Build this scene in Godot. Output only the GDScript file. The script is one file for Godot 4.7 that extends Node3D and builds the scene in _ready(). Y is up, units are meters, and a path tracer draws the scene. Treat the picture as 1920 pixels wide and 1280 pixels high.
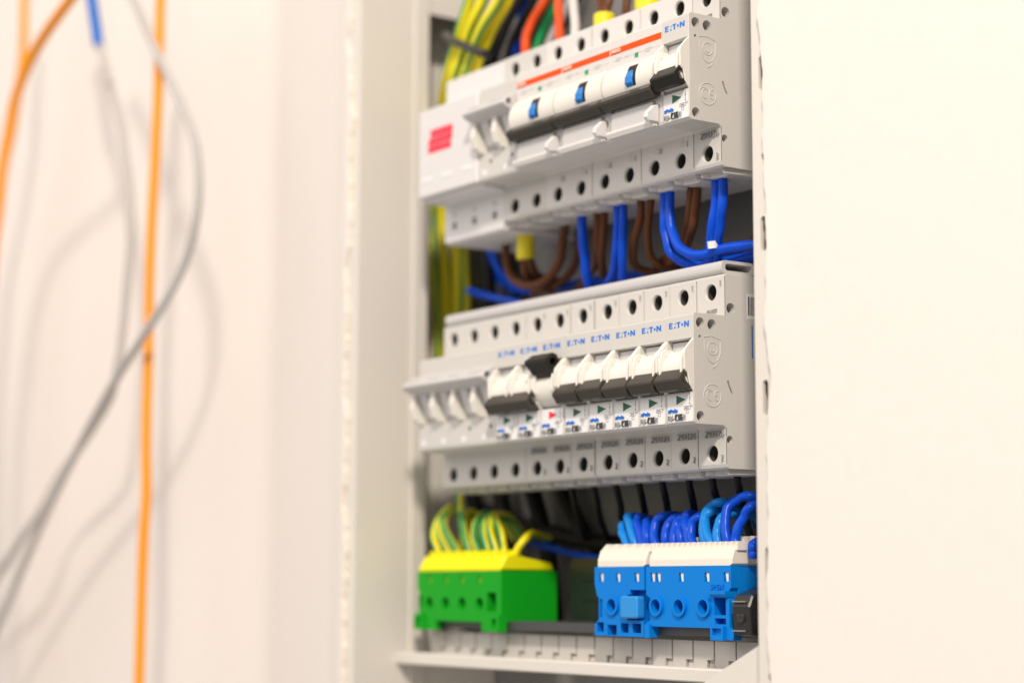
extends Node3D
# A recessed distribution board with the cover off: breakers, terminal blocks and wiring. All lengths below are in millimetres and turned to metres by MM.
const MM := 0.001
const FONT_NAMES := ["Droid Sans"]
var mat := {}
var meshes := {}
var used := {}
var rng := RandomNumberGenerator.new()

const WIRES_HANG := [
	["orange", 2.9, [-421.3, 268.6, 59.0, -423.9, 250.1, 59.0, -423.3, 202.3, 59.0, -427.4, 124.7, 59.0, -428.7, 50.7, 59.0, -426.8, -16.3, 59.0, -426.4, -46.4, 59.0, -428.9, -76.2, 59.0, -429.0, -144.2, 59.0, -429.5, -158.9, 59.0]],
	["orange", 3.2, [-425.2, 261.9, 100.0, -459.3, 251.6, 100.0, -513.7, 231.9, 100.0, -542.1, 207.9, 100.0, -556.2, 177.0, 100.0, -564.7, 141.4, 100.0, -573.3, 88.9, 100.0, -571.3, -23.6, 100.0, -561.6, -164.6, 100.0]],
	["orange", 2.9, [-630.0, 323.0, 61.0, -633.9, 301.9, 61.0, -635.7, 258.3, 61.0, -651.0, 213.8, 61.0, -665.8, 183.5, 61.0, -676.0, 144.7, 61.0, -680.2, 54.1, 61.0, -667.5, -171.6, 61.0]],
	["pale", 2.5, [-520.1, 245.7, 55.0, -503.0, 219.9, 55.0, -482.6, 185.9, 55.0, -469.4, 147.8, 55.0, -466.5, 115.2, 55.0, -470.4, 80.6, 55.0, -480.5, 37.2, 55.0, -510.0, 15.7, 51.0, -570.3, -15.2, 49.0, -597.8, -48.1, 58.0, -656.1, -78.1, 56.0, -732.9, -117.7, 56.0]],
	["pale", 2.5, [-481.1, 283.5, 63.0, -452.4, 256.5, 63.0, -420.8, 220.1, 63.0, -379.9, 174.2, 63.0, -361.8, 146.7, 63.0, -361.5, 114.0, 63.0, -375.3, 87.9, 63.0, -405.2, 56.6, 69.0, -461.2, 22.2, 69.0, -522.2, -18.1, 67.0, -578.8, -62.0, 65.0, -634.5, -108.9, 63.0, -688.2, -158.8, 63.0]],
]
const WIRES_HANGBLUE := [
	["sleeve", 3.4, [-545.9, 302.0, 55.0, -534.0, 278.1, 55.0, -525.8, 255.5, 55.0, -520.1, 244.6, 55.0]],
]
const WIRES_PE := [
	["pe", 2.9, [-202.9, 225.0, -14.0, -210.0, 210.0, -14.0, -218.7, 195.2, -14.0, -231.5, 178.6, -16.0, -253.3, 164.6, -26.0, -274.1, 140.8, -36.0, -282.2, 114.5, -38.0, -279.6, 83.5, -38.0, -273.9, 53.8, -38.0, -273.7, 38.0, -38.0, -281.6, 8.8, -42.0]],
	["pe", 2.9, [-185.6, 220.1, -12.0, -195.0, 205.9, -12.0, -205.9, 194.6, -12.0, -217.1, 180.6, -13.0, -226.9, 169.0, -15.0, -258.7, 155.0, -32.0, -269.8, 131.3, -36.0, -275.7, 113.7, -40.0, -274.2, 83.1, -42.0, -273.8, 57.2, -44.0, -277.5, 26.0, -46.0]],
	["pe", 2.9, [-171.6, 216.4, -12.0, -180.8, 202.3, -12.0, -194.8, 192.0, -12.0, -207.3, 178.4, -13.0, -218.5, 167.4, -16.0, -252.4, 154.3, -36.0, -262.2, 121.8, -40.0, -263.3, 90.3, -42.0, -264.5, 64.8, -44.0, -268.3, 42.4, -46.0]],
	["pe", 2.9, [-173.2, 217.9, -18.0, -181.5, 203.6, -18.0, -195.5, 191.8, -18.0, -208.4, 178.2, -19.0, -219.5, 165.7, -22.0, -249.2, 148.5, -40.0, -261.0, 122.1, -44.0, -262.7, 90.7, -46.0, -263.4, 65.0, -48.0, -266.1, 42.4, -50.0]],
]
const WIRES_TOPDARK := [
	["black", 2.3, [-184.6, 224.3, -36.0, -196.3, 210.5, -36.0, -210.5, 197.0, -36.0, -225.5, 180.7, -38.0, -238.6, 164.0, -42.0, -249.3, 137.7, -46.0]],
	["black", 2.3, [-180.9, 224.1, -40.0, -190.1, 209.6, -40.0, -206.6, 193.9, -40.0, -219.0, 177.1, -42.0, -229.1, 156.7, -44.0]],
	["black", 2.3, [-202.8, 230.6, -44.0, -213.8, 216.2, -44.0, -229.4, 199.8, -44.0, -242.1, 182.7, -46.0, -252.5, 161.8, -48.0]],
	["blue", 2.0, [-190.6, 227.0, -42.0, -200.0, 212.4, -42.0, -206.1, 196.9, -42.0, -209.4, 183.5, -42.0, -216.9, 159.9, -44.0]],
	["blue", 2.0, [-223.6, 236.4, -46.0, -234.8, 210.1, -46.0, -244.7, 189.1, -46.0, -253.6, 167.9, -48.0]],
	["black", 3.6, [-210.1, 231.8, -40.0, -221.1, 200.1, -40.0, -233.8, 177.4, -42.0, -244.4, 148.4, -46.0]],
	["black", 3.6, [-178.1, 224.8, -48.0, -196.5, 201.3, -48.0, -215.5, 180.1, -48.0, -227.9, 154.4, -50.0]],
	["black", 3.6, [-161.0, 221.1, -52.0, -178.9, 200.6, -52.0, -202.0, 180.6, -52.0, -211.4, 154.3, -52.0]],
]
const WIRES_TOPORANGE := [
	["red", 2.2, [-142.0, 210.1, -20.0, -141.6, 194.0, -20.0, -138.0, 177.0, -18.0, -132.2, 161.9, -14.0]],
	["red", 2.2, [-152.8, 214.1, -26.0, -160.8, 199.9, -26.0, -170.1, 189.6, -24.0, -171.9, 178.8, -22.0, -166.7, 164.8, -18.0]],
]
const WIRES_TOPGREEN := [
	["green", 2.2, [-154.7, 216.1, -34.0, -163.6, 199.3, -34.0, -173.5, 184.9, -32.0, -174.3, 168.0, -28.0]],
]
const WIRES_TOPWHITE := [
	["white", 2.2, [-137.0, 209.6, -24.0, -132.2, 192.1, -22.0, -125.7, 179.3, -18.0, -120.0, 164.3, -14.0]],
	["grey", 2.2, [-144.8, 214.2, -38.0, -157.5, 195.4, -36.0, -168.1, 181.2, -34.0, -169.4, 164.6, -30.0]],
]
const WIRES_TOPBROWN := [
	["brown", 2.0, [-96.0, 197.7, -18.0, -96.7, 182.2, -16.0, -96.6, 175.5, -14.0, -97.5, 166.8, -14.0]],
	["brown", 2.0, [-107.4, 201.1, -20.0, -105.8, 184.8, -18.0, -99.4, 176.1, -14.0, -98.7, 167.1, -14.0]],
	["brown", 2.0, [-97.1, 200.2, -30.0, -97.5, 187.1, -28.0, -95.0, 173.0, -24.0, -90.8, 161.2, -20.0]],
]
const WIRES_MIDBLUE := [
	["blue", 2.0, [-238.4, 65.0, -34.0, -223.2, 61.0, -32.0, -201.2, 55.5, -30.0, -175.9, 49.9, -30.0, -155.0, 47.0, -34.0]],
	["blue", 2.0, [-247.0, 100.1, -48.0, -236.9, 83.0, -48.0, -227.1, 71.9, -48.0, -205.2, 62.0, -46.0, -159.7, 58.9, -44.0, -117.8, 57.5, -44.0, -71.4, 57.7, -44.0, -28.6, 57.9, -44.0]],
	["blue", 2.0, [-250.6, 89.8, -54.0, -240.6, 74.1, -54.0, -218.3, 64.2, -52.0, -161.5, 61.7, -52.0, -96.0, 59.3, -52.0, -37.4, 55.2, -52.0]],
	["blue", 2.3, [-115.6, 89.6, -14.0, -114.9, 76.9, -14.0, -114.6, 64.4, -15.0, -118.7, 52.9, -20.0, -128.6, 44.9, -30.0]],
	["blue", 2.0, [-86.3, 87.1, -12.0, -86.0, 72.4, -12.0, -90.2, 61.0, -14.0, -101.0, 53.2, -20.0, -127.0, 47.4, -32.0]],
	["blue", 2.0, [-82.0, 86.4, -12.0, -82.1, 71.8, -12.0, -85.1, 60.3, -14.0, -92.4, 49.6, -20.0, -106.1, 42.4, -32.0]],
	["blue", 2.1, [-50.3, 85.8, -10.0, -50.5, 74.0, -10.0, -49.8, 64.5, -10.0, -46.8, 55.9, -11.0, -41.5, 51.5, -14.0, -33.9, 49.5, -18.0, -21.2, 50.5, -22.0, -5.0, 51.2, -24.0]],
	["blue", 2.1, [-46.7, 85.2, -10.0, -46.8, 73.4, -10.0, -43.6, 63.4, -9.0, -36.6, 55.5, -9.0, -29.2, 52.8, -11.0, -18.8, 54.0, -14.0, 1.7, 54.2, -18.0]],
	["blue", 2.1, [-16.2, 84.6, -10.0, -16.7, 73.3, -10.0, -18.9, 64.5, -10.0, -22.7, 56.1, -12.0, -29.8, 49.5, -16.0]],
	["blue", 2.1, [-12.1, 84.0, -10.0, -12.3, 72.6, -10.0, -15.3, 64.1, -11.0, -20.5, 56.0, -14.0, -29.9, 48.7, -20.0]],
]
const WIRES_MIDBROWN := [
	["brown", 2.2, [-191.3, 86.6, -24.0, -190.4, 74.3, -24.0, -185.7, 64.4, -24.0, -172.1, 58.4, -24.0, -156.6, 59.6, -24.0, -146.7, 67.1, -24.0, -142.4, 79.4, -24.0, -136.1, 88.4, -20.0]],
	["brown", 2.0, [-166.9, 71.9, -18.0, -171.5, 65.0, -22.0, -176.0, 62.3, -30.0, -171.8, 57.4, -40.0]],
	["brown", 2.0, [-163.7, 71.4, -18.0, -167.6, 66.0, -24.0, -174.8, 63.9, -34.0, -171.1, 61.9, -46.0]],
	["brown", 2.0, [-138.9, 82.2, -30.0, -146.4, 68.1, -34.0, -164.7, 60.3, -38.0, -189.9, 58.3, -40.0]],
	["brown", 1.9, [-106.1, 85.8, -16.0, -108.8, 71.4, -18.0, -114.8, 62.6, -22.0, -132.7, 58.1, -30.0, -154.4, 55.3, -40.0]],
	["brown", 1.9, [-100.9, 85.0, -16.0, -104.7, 70.8, -18.0, -110.8, 60.8, -22.0, -116.3, 54.8, -30.0, -118.9, 51.0, -40.0]],
	["brown", 1.8, [-71.6, 84.9, -14.0, -72.4, 75.4, -14.0, -78.8, 66.9, -16.0, -85.0, 60.9, -20.0, -87.5, 55.7, -26.0, -82.0, 54.0, -34.0]],
	["brown", 1.8, [-64.0, 86.1, -14.0, -68.8, 75.1, -16.0, -71.8, 66.1, -18.0, -74.1, 58.4, -22.0, -72.8, 55.1, -28.0, -68.1, 54.3, -38.0]],
	["brown", 2.0, [-32.9, 84.5, -14.0, -34.5, 74.3, -14.0, -39.1, 65.9, -16.0, -52.7, 59.0, -22.0, -73.4, 56.6, -30.0]],
	["brown", 2.0, [-37.1, 85.2, -14.0, -38.0, 74.8, -14.0, -44.5, 65.6, -17.0, -61.7, 59.3, -24.0, -85.8, 58.7, -34.0]],
	["brown", 1.9, [-11.3, 64.4, -30.0, -16.6, 60.8, -32.0, -27.1, 55.9, -38.0, -42.5, 53.9, -44.0]],
]
const WIRES_LOWBLACK := [
	["black", 1.6, [-125.0, -36.2, -14.0, -126.8, -39.8, -16.0, -131.6, -48.1, -22.0, -145.0, -56.1, -34.0, -160.2, -64.4, -50.0]],
	["black", 1.6, [-108.0, -36.4, -14.0, -109.9, -40.5, -16.0, -114.5, -48.7, -22.0, -127.7, -56.6, -34.0, -142.6, -64.7, -50.0]],
	["black", 1.6, [-91.6, -36.5, -14.0, -93.4, -41.2, -16.0, -98.0, -49.2, -22.0, -110.9, -57.0, -34.0, -125.5, -65.0, -50.0]],
	["black", 1.6, [-74.9, -36.7, -14.0, -76.7, -41.9, -16.0, -81.2, -49.8, -22.0, -93.8, -57.4, -34.0, -108.2, -65.3, -50.0]],
	["black", 1.6, [-58.7, -36.8, -14.0, -60.5, -42.5, -16.0, -64.9, -50.3, -22.0, -77.3, -57.9, -34.0, -91.3, -65.6, -50.0]],
	["black", 1.6, [-40.9, -37.0, -14.0, -42.6, -43.3, -16.0, -47.0, -50.9, -22.0, -59.1, -58.3, -34.0, -72.8, -66.0, -50.0]],
	["black", 1.6, [-25.4, -37.1, -14.0, -27.1, -43.9, -16.0, -31.4, -51.4, -22.0, -43.2, -58.7, -34.0, -56.7, -66.3, -50.0]],
	["black", 1.6, [-9.7, -37.2, -14.0, -11.4, -44.6, -16.0, -15.6, -52.0, -22.0, -27.1, -59.2, -34.0, -40.3, -66.6, -50.0]],
]
const WIRES_LOWBLUE := [
	["blue", 1.8, [-210.4, -64.8, -50.0, -185.5, -68.7, -50.0, -161.0, -72.6, -48.0, -133.5, -74.9, -46.0]],
]
const WIRES_LOWYELLOW := [
	["pe", 1.6, [-229.3, -34.0, -22.0, -228.2, -47.5, -22.0, -226.2, -58.3, -22.0, -225.0, -71.7, -20.0]],
]
const WIRES_ADDED_DARK := [  # black cables added to darken the back of the enclosure
	["black", 4.5, [-255.4, -29.4, -46.0, -252.2, -48.9, -48.0, -248.5, -76.6, -50.0, -243.4, -106.7, -50.0]],
	["black", 4.5, [-236.7, -27.3, -50.0, -232.2, -49.4, -52.0, -222.5, -74.1, -52.0, -217.7, -106.3, -52.0]],
	["black", 4.5, [-210.5, -28.5, -50.0, -201.7, -50.3, -52.0, -195.4, -74.3, -54.0, -190.9, -105.8, -54.0]],
	["black", 4.5, [-257.1, -47.2, -54.0, -218.4, -56.5, -54.0, -173.3, -64.1, -54.0, -131.4, -67.4, -54.0, -84.8, -65.7, -54.0]],
	["black", 4.5, [-188.2, -29.5, -52.0, -175.4, -51.0, -54.0, -161.7, -72.0, -55.0, -153.4, -105.2, -55.0]],
	["black", 4.0, [-249.8, 146.8, -48.0, -250.0, 109.4, -50.0, -244.7, 74.3, -50.0, -242.4, 40.2, -52.0]],
	["black", 4.0, [-238.1, 136.5, -52.0, -235.8, 102.0, -54.0, -228.4, 67.0, -54.0, -224.8, 38.7, -55.0]],
]
const WIRES_EARTH := [
	["pe", 1.8, [-226.1, -74.4, -8.0, -226.6, -69.2, -8.0, -232.7, -61.1, -9.0, -235.4, -48.8, -18.0, -244.8, -49.5, -34.0, -247.7, -60.1, -46.0]],
	["pe", 1.8, [-217.4, -74.5, -8.0, -217.9, -69.3, -8.0, -227.8, -59.8, -9.0, -233.9, -50.7, -18.0, -243.3, -51.4, -34.0, -246.2, -62.1, -46.0]],
	["pe", 1.8, [-209.7, -74.6, -8.0, -210.3, -69.4, -8.0, -223.0, -57.8, -9.0, -231.9, -50.2, -18.0, -241.3, -50.9, -34.0, -244.2, -61.6, -46.0]],
	["pe", 1.8, [-198.5, -74.7, -8.0, -199.0, -69.5, -8.0, -203.8, -63.0, -9.0, -219.3, -51.1, -18.0, -228.6, -51.8, -34.0, -231.6, -62.4, -46.0]],
	["pe", 1.8, [-190.6, -74.8, -8.0, -191.1, -69.6, -8.0, -196.3, -61.8, -9.0, -201.8, -52.4, -18.0, -211.0, -53.1, -34.0, -214.1, -63.5, -46.0]],
	["pe", 1.8, [-182.4, -74.8, -8.0, -182.9, -69.7, -8.0, -188.5, -60.7, -9.0, -197.1, -53.3, -18.0, -206.3, -54.0, -34.0, -209.4, -64.4, -46.0]],
	["pe", 1.8, [-175.6, -74.9, -8.0, -176.1, -69.8, -8.0, -182.6, -59.5, -9.0, -192.5, -52.6, -18.0, -201.7, -53.3, -34.0, -204.8, -63.7, -46.0]],
	["pe", 1.8, [-169.0, -75.0, -8.0, -169.4, -69.9, -8.0, -172.7, -62.3, -9.0, -190.2, -54.0, -18.0, -199.4, -54.7, -34.0, -202.5, -65.0, -46.0]],
	["pe", 1.8, [-163.0, -75.0, -10.0, -160.9, -70.0, -10.0, -160.0, -65.0, -14.0, -164.6, -62.2, -22.0, -176.3, -63.7, -40.0]],
]
const WIRES_NEUTRAL := [
	["cyan", 2.0, [-74.2, -75.0, -9.0, -74.6, -71.8, -9.0, -79.1, -65.7, -9.5, -83.6, -61.8, -12.0, -86.4, -60.0, -16.0, -104.5, -60.6, -38.0, -111.6, -69.8, -50.0]],
	["cyan", 2.0, [-69.0, -74.8, -9.0, -69.4, -71.6, -9.0, -73.8, -63.7, -9.5, -79.4, -57.8, -12.0, -81.9, -56.5, -16.0, -99.0, -57.6, -38.0, -106.1, -66.7, -50.0]],
	["blue", 2.0, [-64.3, -74.9, -9.0, -64.6, -71.6, -9.0, -68.2, -64.9, -9.5, -73.0, -58.7, -12.0, -75.8, -57.2, -16.0, -93.6, -58.0, -38.0, -100.7, -67.1, -50.0]],
	["blue", 2.0, [-61.7, -73.5, -9.0, -62.1, -70.3, -9.0, -63.6, -63.9, -9.5, -66.5, -60.0, -12.0, -69.7, -59.0, -16.0, -87.4, -59.8, -38.0, -94.5, -68.9, -50.0]],
	["blue", 2.0, [-55.0, -75.2, -9.0, -55.3, -72.0, -9.0, -58.4, -66.1, -9.5, -60.1, -59.6, -12.0, -57.7, -56.9, -16.0, -70.0, -57.7, -38.0, -76.9, -66.6, -50.0]],
	["blue", 2.0, [-49.1, -75.0, -9.0, -49.5, -71.8, -9.0, -50.7, -65.7, -9.5, -51.3, -60.4, -12.0, -49.4, -57.7, -16.0, -63.2, -58.5, -38.0, -70.1, -67.3, -50.0]],
	["blue", 2.0, [-43.8, -74.8, -9.0, -44.1, -71.7, -9.0, -45.0, -64.8, -9.5, -45.0, -59.4, -12.0, -45.3, -58.3, -16.0, -60.7, -59.1, -38.0, -67.6, -67.9, -50.0]],
	["blue", 2.0, [-38.4, -74.6, -9.0, -38.7, -71.5, -9.0, -41.1, -64.9, -9.5, -42.6, -60.8, -12.0, -42.8, -59.4, -16.0, -58.2, -60.2, -38.0, -65.1, -69.0, -50.0]],
	["blue", 2.0, [-30.4, -74.9, -9.0, -30.7, -71.8, -9.0, -34.0, -66.1, -9.5, -35.7, -60.2, -12.0, -34.6, -57.8, -16.0, -48.3, -58.9, -38.0, -55.0, -67.5, -50.0]],
	["blue", 2.0, [-33.6, -74.1, -9.0, -33.9, -71.0, -9.0, -36.8, -63.9, -9.5, -40.1, -58.8, -12.0, -41.9, -56.8, -16.0, -55.7, -58.1, -38.0, -62.5, -66.9, -50.0]],
	["cyan", 2.0, [-22.8, -74.5, -9.0, -23.1, -71.4, -9.0, -26.0, -64.7, -9.5, -28.0, -58.3, -12.0, -27.4, -53.3, -16.0, -23.2, -52.3, -20.0, -29.6, -54.3, -38.0, -36.3, -62.8, -50.0]],
	["cyan", 2.0, [-18.9, -74.6, -9.0, -19.2, -71.5, -9.0, -24.0, -64.7, -9.5, -27.6, -59.4, -12.0, -27.4, -55.6, -16.0, -36.8, -56.5, -38.0, -43.6, -65.0, -50.0]],
	["cyan", 2.0, [-15.0, -74.8, -9.0, -15.3, -71.8, -9.0, -17.3, -65.3, -9.5, -17.7, -59.6, -12.0, -15.6, -57.0, -16.0, -25.7, -57.6, -38.0, -32.4, -66.1, -50.0]],
	["blue", 2.0, [-9.2, -74.7, -9.0, -9.5, -71.6, -9.0, -12.1, -63.4, -9.5, -13.8, -55.6, -12.0, -10.9, -51.0, -16.0, -5.7, -50.3, -20.0, -10.9, -51.7, -38.0, -17.4, -60.0, -50.0]],
	["blue", 2.0, [-4.6, -75.0, -9.0, -4.9, -71.9, -9.0, -5.7, -66.1, -9.5, -4.2, -59.5, -12.0, -1.4, -53.9, -16.0, -10.9, -52.8, -38.0, -17.4, -61.0, -50.0]],
	["blue", 2.0, [5.1, -75.3, -9.0, 4.9, -72.3, -9.0, 4.7, -70.3, -9.5, 4.6, -69.3, -12.0, 4.0, -68.7, -16.0, -9.0, -70.5, -38.0, -15.5, -79.0, -50.0]],
]
const TIE := [-231.7, 196.5, -14.0, -216.3, 189.2, -8.5, -200.1, 181.5, -7.5, -191.3, 177.2, -9.0, -196.3, 178.4, -16.0, -216.3, 186.6, -20.0, -235.3, 195.7, -21.0, -231.7, 196.5, -14.0]

func _ready():
	rng.seed = 7
	# ---- camera
	var cam := Camera3D.new()
	cam.name = "camera"
	add_child(cam)
	var r := Vector3(0.57545561, 0.00247396, -0.81782928)
	var u := Vector3(0.09976294, 0.99231512, 0.07319876)
	cam.transform = Transform3D(Basis(r, u, r.cross(u)).orthonormalized(), Vector3(0.59905, -0.08716, 0.52773))
	var lens := CameraAttributesPhysical.new()
	lens.frustum_focal_length = 68.97
	lens.frustum_focus_distance = 0.800
	lens.exposure_aperture = 4.6
	lens.frustum_near = 0.02
	lens.frustum_far = 20.0
	cam.attributes = lens
	cam.fov = 19.7406
	cam.near = 0.02
	cam.far = 20.0
	cam.current = true
	# ---- light: the even light of the room and one ceiling lamp in front of the board, plus an added fill light
	var env := Environment.new()
	env.background_mode = Environment.BG_COLOR
	env.background_color = Color(1.0, 0.965, 0.93)
	env.background_energy_multiplier = 0.46
	env.tonemap_mode = Environment.TONE_MAPPER_LINEAR
	env.tonemap_exposure = 1.07
	env.sdfgi_enabled = true
	env.ssao_enabled = true
	env.ssil_enabled = true
	var we := WorldEnvironment.new()
	we.name = "environment"
	we.environment = env
	add_child(we)
	var key := AreaLight3D.new()
	key.name = "ceiling_lamp"
	key.area_size = Vector2(0.18, 0.18)
	key.light_color = Color(1.0, 0.945, 0.885)
	key.light_energy = 5.0
	key.area_range = 6.0
	key.shadow_enabled = true
	add_child(key)
	key.look_at_from_position(Vector3(1.4, 1.42, 1.14), Vector3(-0.2, 0.0, 0.0))
	var panel := AreaLight3D.new()  # broad soft fill added from above, not a known fitting
	panel.name = "added_fill_light"
	panel.area_size = Vector2(2.4, 1.8)
	panel.light_color = Color(1.0, 0.965, 0.935)
	panel.light_energy = 2.3
	panel.area_range = 8.0
	panel.shadow_enabled = true
	add_child(panel)
	panel.look_at_from_position(Vector3(-0.55, 1.15, 1.55), Vector3(-0.3, 0.0, 0.0))
	# ---- everything else
	materials()
	build_wall()
	build_enclosure()
	build_rows()
	build_terminals()
	build_wires()


# ------------------------------------------------------------------ materials
func pm(called: String, c: Color, rough: float, metal := 0.0, relief := 0.0, grain := 300.0) -> StandardMaterial3D:
	var m := StandardMaterial3D.new()
	m.resource_name = called
	m.albedo_color = c.linear_to_srgb()
	m.roughness = rough
	m.metallic = metal
	if relief > 0.0:
		m.uv1_triplanar = true
		m.uv1_world_triplanar = true
		m.uv1_scale = Vector3.ONE * grain
		m.heightmap_enabled = true
		m.heightmap_scale = relief
		m.heightmap_texture = noise_tex("relief", 5, 0.035, 3)
	mat[called] = m
	return m


func noise_tex(called: String, s: int, f: float, oct: int) -> NoiseTexture2D:
	if not meshes.has(called):
		var n := FastNoiseLite.new()
		n.seed = s
		n.frequency = f
		n.fractal_octaves = oct
		n.noise_type = FastNoiseLite.TYPE_SIMPLEX_SMOOTH
		var t := NoiseTexture2D.new()
		t.width = 256
		t.height = 256
		t.seamless = true
		t.noise = n
		meshes[called] = t
	return meshes[called]


func tinted(m: StandardMaterial3D, a: Color, b: Color, s: int, scale: float) -> void:
	var n := FastNoiseLite.new()
	n.seed = s
	n.frequency = 0.02
	n.fractal_octaves = 5
	var t := NoiseTexture2D.new()
	t.width = 512
	t.height = 512
	t.seamless = true
	t.noise = n
	var g := Gradient.new()
	g.set_color(0, a.linear_to_srgb())
	g.set_color(1, b.linear_to_srgb())
	t.color_ramp = g
	m.albedo_color = Color.WHITE
	m.albedo_texture = t
	m.uv1_triplanar = true
	m.uv1_world_triplanar = true
	m.uv1_scale = Vector3.ONE * scale


func materials() -> void:
	var wl := pm("wall_paint", Color(0.84, 0.80, 0.745), 0.85, 0.0, 0.004, 20.0)
	tinted(wl, Color(0.80, 0.748, 0.708), Color(0.81, 0.762, 0.728), 11, 9.0)
	var pl := pm("raw_plaster", Color(0.8, 0.73, 0.6), 0.95, 0.0, 0.05, 60.0)
	tinted(pl, Color(0.74, 0.64, 0.47), Color(0.85, 0.81, 0.74), 12, 40.0)
	pm("sheet_metal", Color(0.69, 0.66, 0.615), 0.42, 0.0, 0.004, 120.0)
	pm("back_metal", Color(0.26, 0.26, 0.262), 0.5, 0.3)
	pm("steel", Color(0.5, 0.5, 0.49), 0.35, 0.9)
	pm("dark_steel", Color(0.10, 0.10, 0.105), 0.4, 0.5)
	pm("screw", Color(0.13, 0.135, 0.12), 0.4, 0.6)  # dark clamp metal, its tone also standing in for shade inside the holes
	pm("housing", Color(0.60, 0.588, 0.565), 0.42, 0.0, 0.0025, 500.0)
	pm("housing_white", Color(0.67, 0.655, 0.64), 0.45, 0.0, 0.0025, 500.0)
	pm("pure_white", Color(0.70, 0.69, 0.70), 0.5, 0.0, 0.002, 500.0)
	pm("drum_white", Color(0.76, 0.74, 0.69), 0.38)
	pm("grey_plastic", Color(0.40, 0.39, 0.39), 0.42)
	pm("light_grey", Color(0.56, 0.55, 0.555), 0.4)
	pm("window_grey", Color(0.55, 0.55, 0.56), 0.35)
	pm("handle_brown", Color(0.062, 0.056, 0.048), 0.2, 0.0, 0.002, 400.0)
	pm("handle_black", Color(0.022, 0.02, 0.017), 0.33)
	pm("card", Color(0.78, 0.785, 0.80), 0.6)
	pm("logo_blue", Color(0.012, 0.17, 0.66), 0.5)
	pm("ink", Color(0.07, 0.07, 0.075), 0.6)
	pm("grey_ink", Color(0.36, 0.36, 0.365), 0.6)
	pm("pale_ink", Color(0.52, 0.50, 0.49), 0.6)
	pm("orange_print", Color(0.86, 0.085, 0.004), 0.5)
	pm("pale_print", Color(0.88, 0.55, 0.42), 0.5)
	pm("red_print", Color(0.85, 0.022, 0.06), 0.5)
	pm("pink_print", Color(0.88, 0.18, 0.23), 0.5)
	pm("green_print", Color(0.01, 0.11, 0.055), 0.5)
	pm("green_mark", Color(0.02, 0.30, 0.13), 0.5)
	pm("blue_button", Color(0.01, 0.20, 0.62), 0.3)
	pm("block_green", Color(0.006, 0.34, 0.014), 0.4)
	pm("block_yellow", Color(0.80, 0.77, 0.006), 0.4)
	pm("block_blue", Color(0.001, 0.20, 0.68), 0.4)
	pm("clip_blue", Color(0.02, 0.27, 0.70), 0.4)
	pm("block_white", Color(0.78, 0.74, 0.66), 0.5)
	pm("duct_grey", Color(0.52, 0.50, 0.47), 0.5)
	pm("black_plastic", Color(0.018, 0.018, 0.02), 0.3)
	pm("wire_orange", Color(0.86, 0.32, 0.02), 0.45)
	pm("wire_red", Color(0.72, 0.085, 0.015), 0.4)
	pm("wire_blue", Color(0.003, 0.068, 0.58), 0.28)
	pm("wire_cyan", Color(0.008, 0.21, 0.66), 0.28)
	pm("wire_brown", Color(0.12, 0.045, 0.017), 0.35)
	pm("wire_black", Color(0.012, 0.012, 0.013), 0.35)
	pm("wire_green", Color(0.01, 0.27, 0.08), 0.35)
	pm("wire_white", Color(0.62, 0.60, 0.585), 0.45)
	pm("wire_pale", Color(0.47, 0.46, 0.45), 0.5)
	pm("wire_sleeve", Color(0.005, 0.13, 0.52), 0.4)
	pm("wire_grey", Color(0.42, 0.41, 0.40), 0.45)
	pm("ferrule_yellow", Color(0.78, 0.66, 0.01), 0.4)
	for k in mat:
		if k.begins_with("wire_") or k.begins_with("block_") or k.begins_with("handle_") or k == "orange_print":
			mat[k].metallic_specular = 0.3
	var pe := pm("wire_pe", Color.WHITE, 0.33)
	pe.vertex_color_use_as_albedo = true


# ------------------------------------------------------------------ mesh helpers (millimetres in, metres out)
func begin(smooth := false) -> SurfaceTool:
	var st := SurfaceTool.new()
	st.begin(Mesh.PRIMITIVE_TRIANGLES)
	st.set_smooth_group(0 if smooth else -1)
	return st


func tri(st: SurfaceTool, a: Vector3, b: Vector3, c: Vector3) -> void:
	st.add_vertex(a * MM)
	st.add_vertex(c * MM)
	st.add_vertex(b * MM)


func quad(st: SurfaceTool, a: Vector3, b: Vector3, c: Vector3, d: Vector3) -> void:
	tri(st, a, b, c)
	tri(st, a, c, d)


func done(st: SurfaceTool) -> ArrayMesh:
	st.generate_normals()
	return st.commit()


func pv(a: Array) -> PackedVector2Array:
	var p := PackedVector2Array()
	for i in range(0, a.size(), 2):
		p.append(Vector2(a[i], a[i + 1]))
	return p


func rect(x0: float, y0: float, x1: float, y1: float) -> PackedVector2Array:
	return PackedVector2Array([Vector2(x0, y0), Vector2(x1, y0), Vector2(x1, y1), Vector2(x0, y1)])


func round_rect(x0: float, y0: float, x1: float, y1: float, r: float, n := 4) -> PackedVector2Array:
	var p := PackedVector2Array()
	for k in 4:
		var c := Vector2([x1 - r, x0 + r, x0 + r, x1 - r][k], [y1 - r, y1 - r, y0 + r, y0 + r][k])
		for i in n + 1:
			p.append(c + Vector2.from_angle((k + float(i) / n) * PI / 2) * r)
	return p


func disc(x: float, y: float, r: float, n := 20) -> PackedVector2Array:
	var p := PackedVector2Array()
	for i in n:
		p.append(Vector2(x, y) + Vector2.from_angle(TAU * (i + 0.5) / n) * r)
	return p


func mid(p: PackedVector2Array) -> Vector2:
	var lo := p[0]
	var hi := p[0]
	for q in p:
		lo = lo.min(q)
		hi = hi.max(q)
	return (lo + hi) / 2


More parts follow.
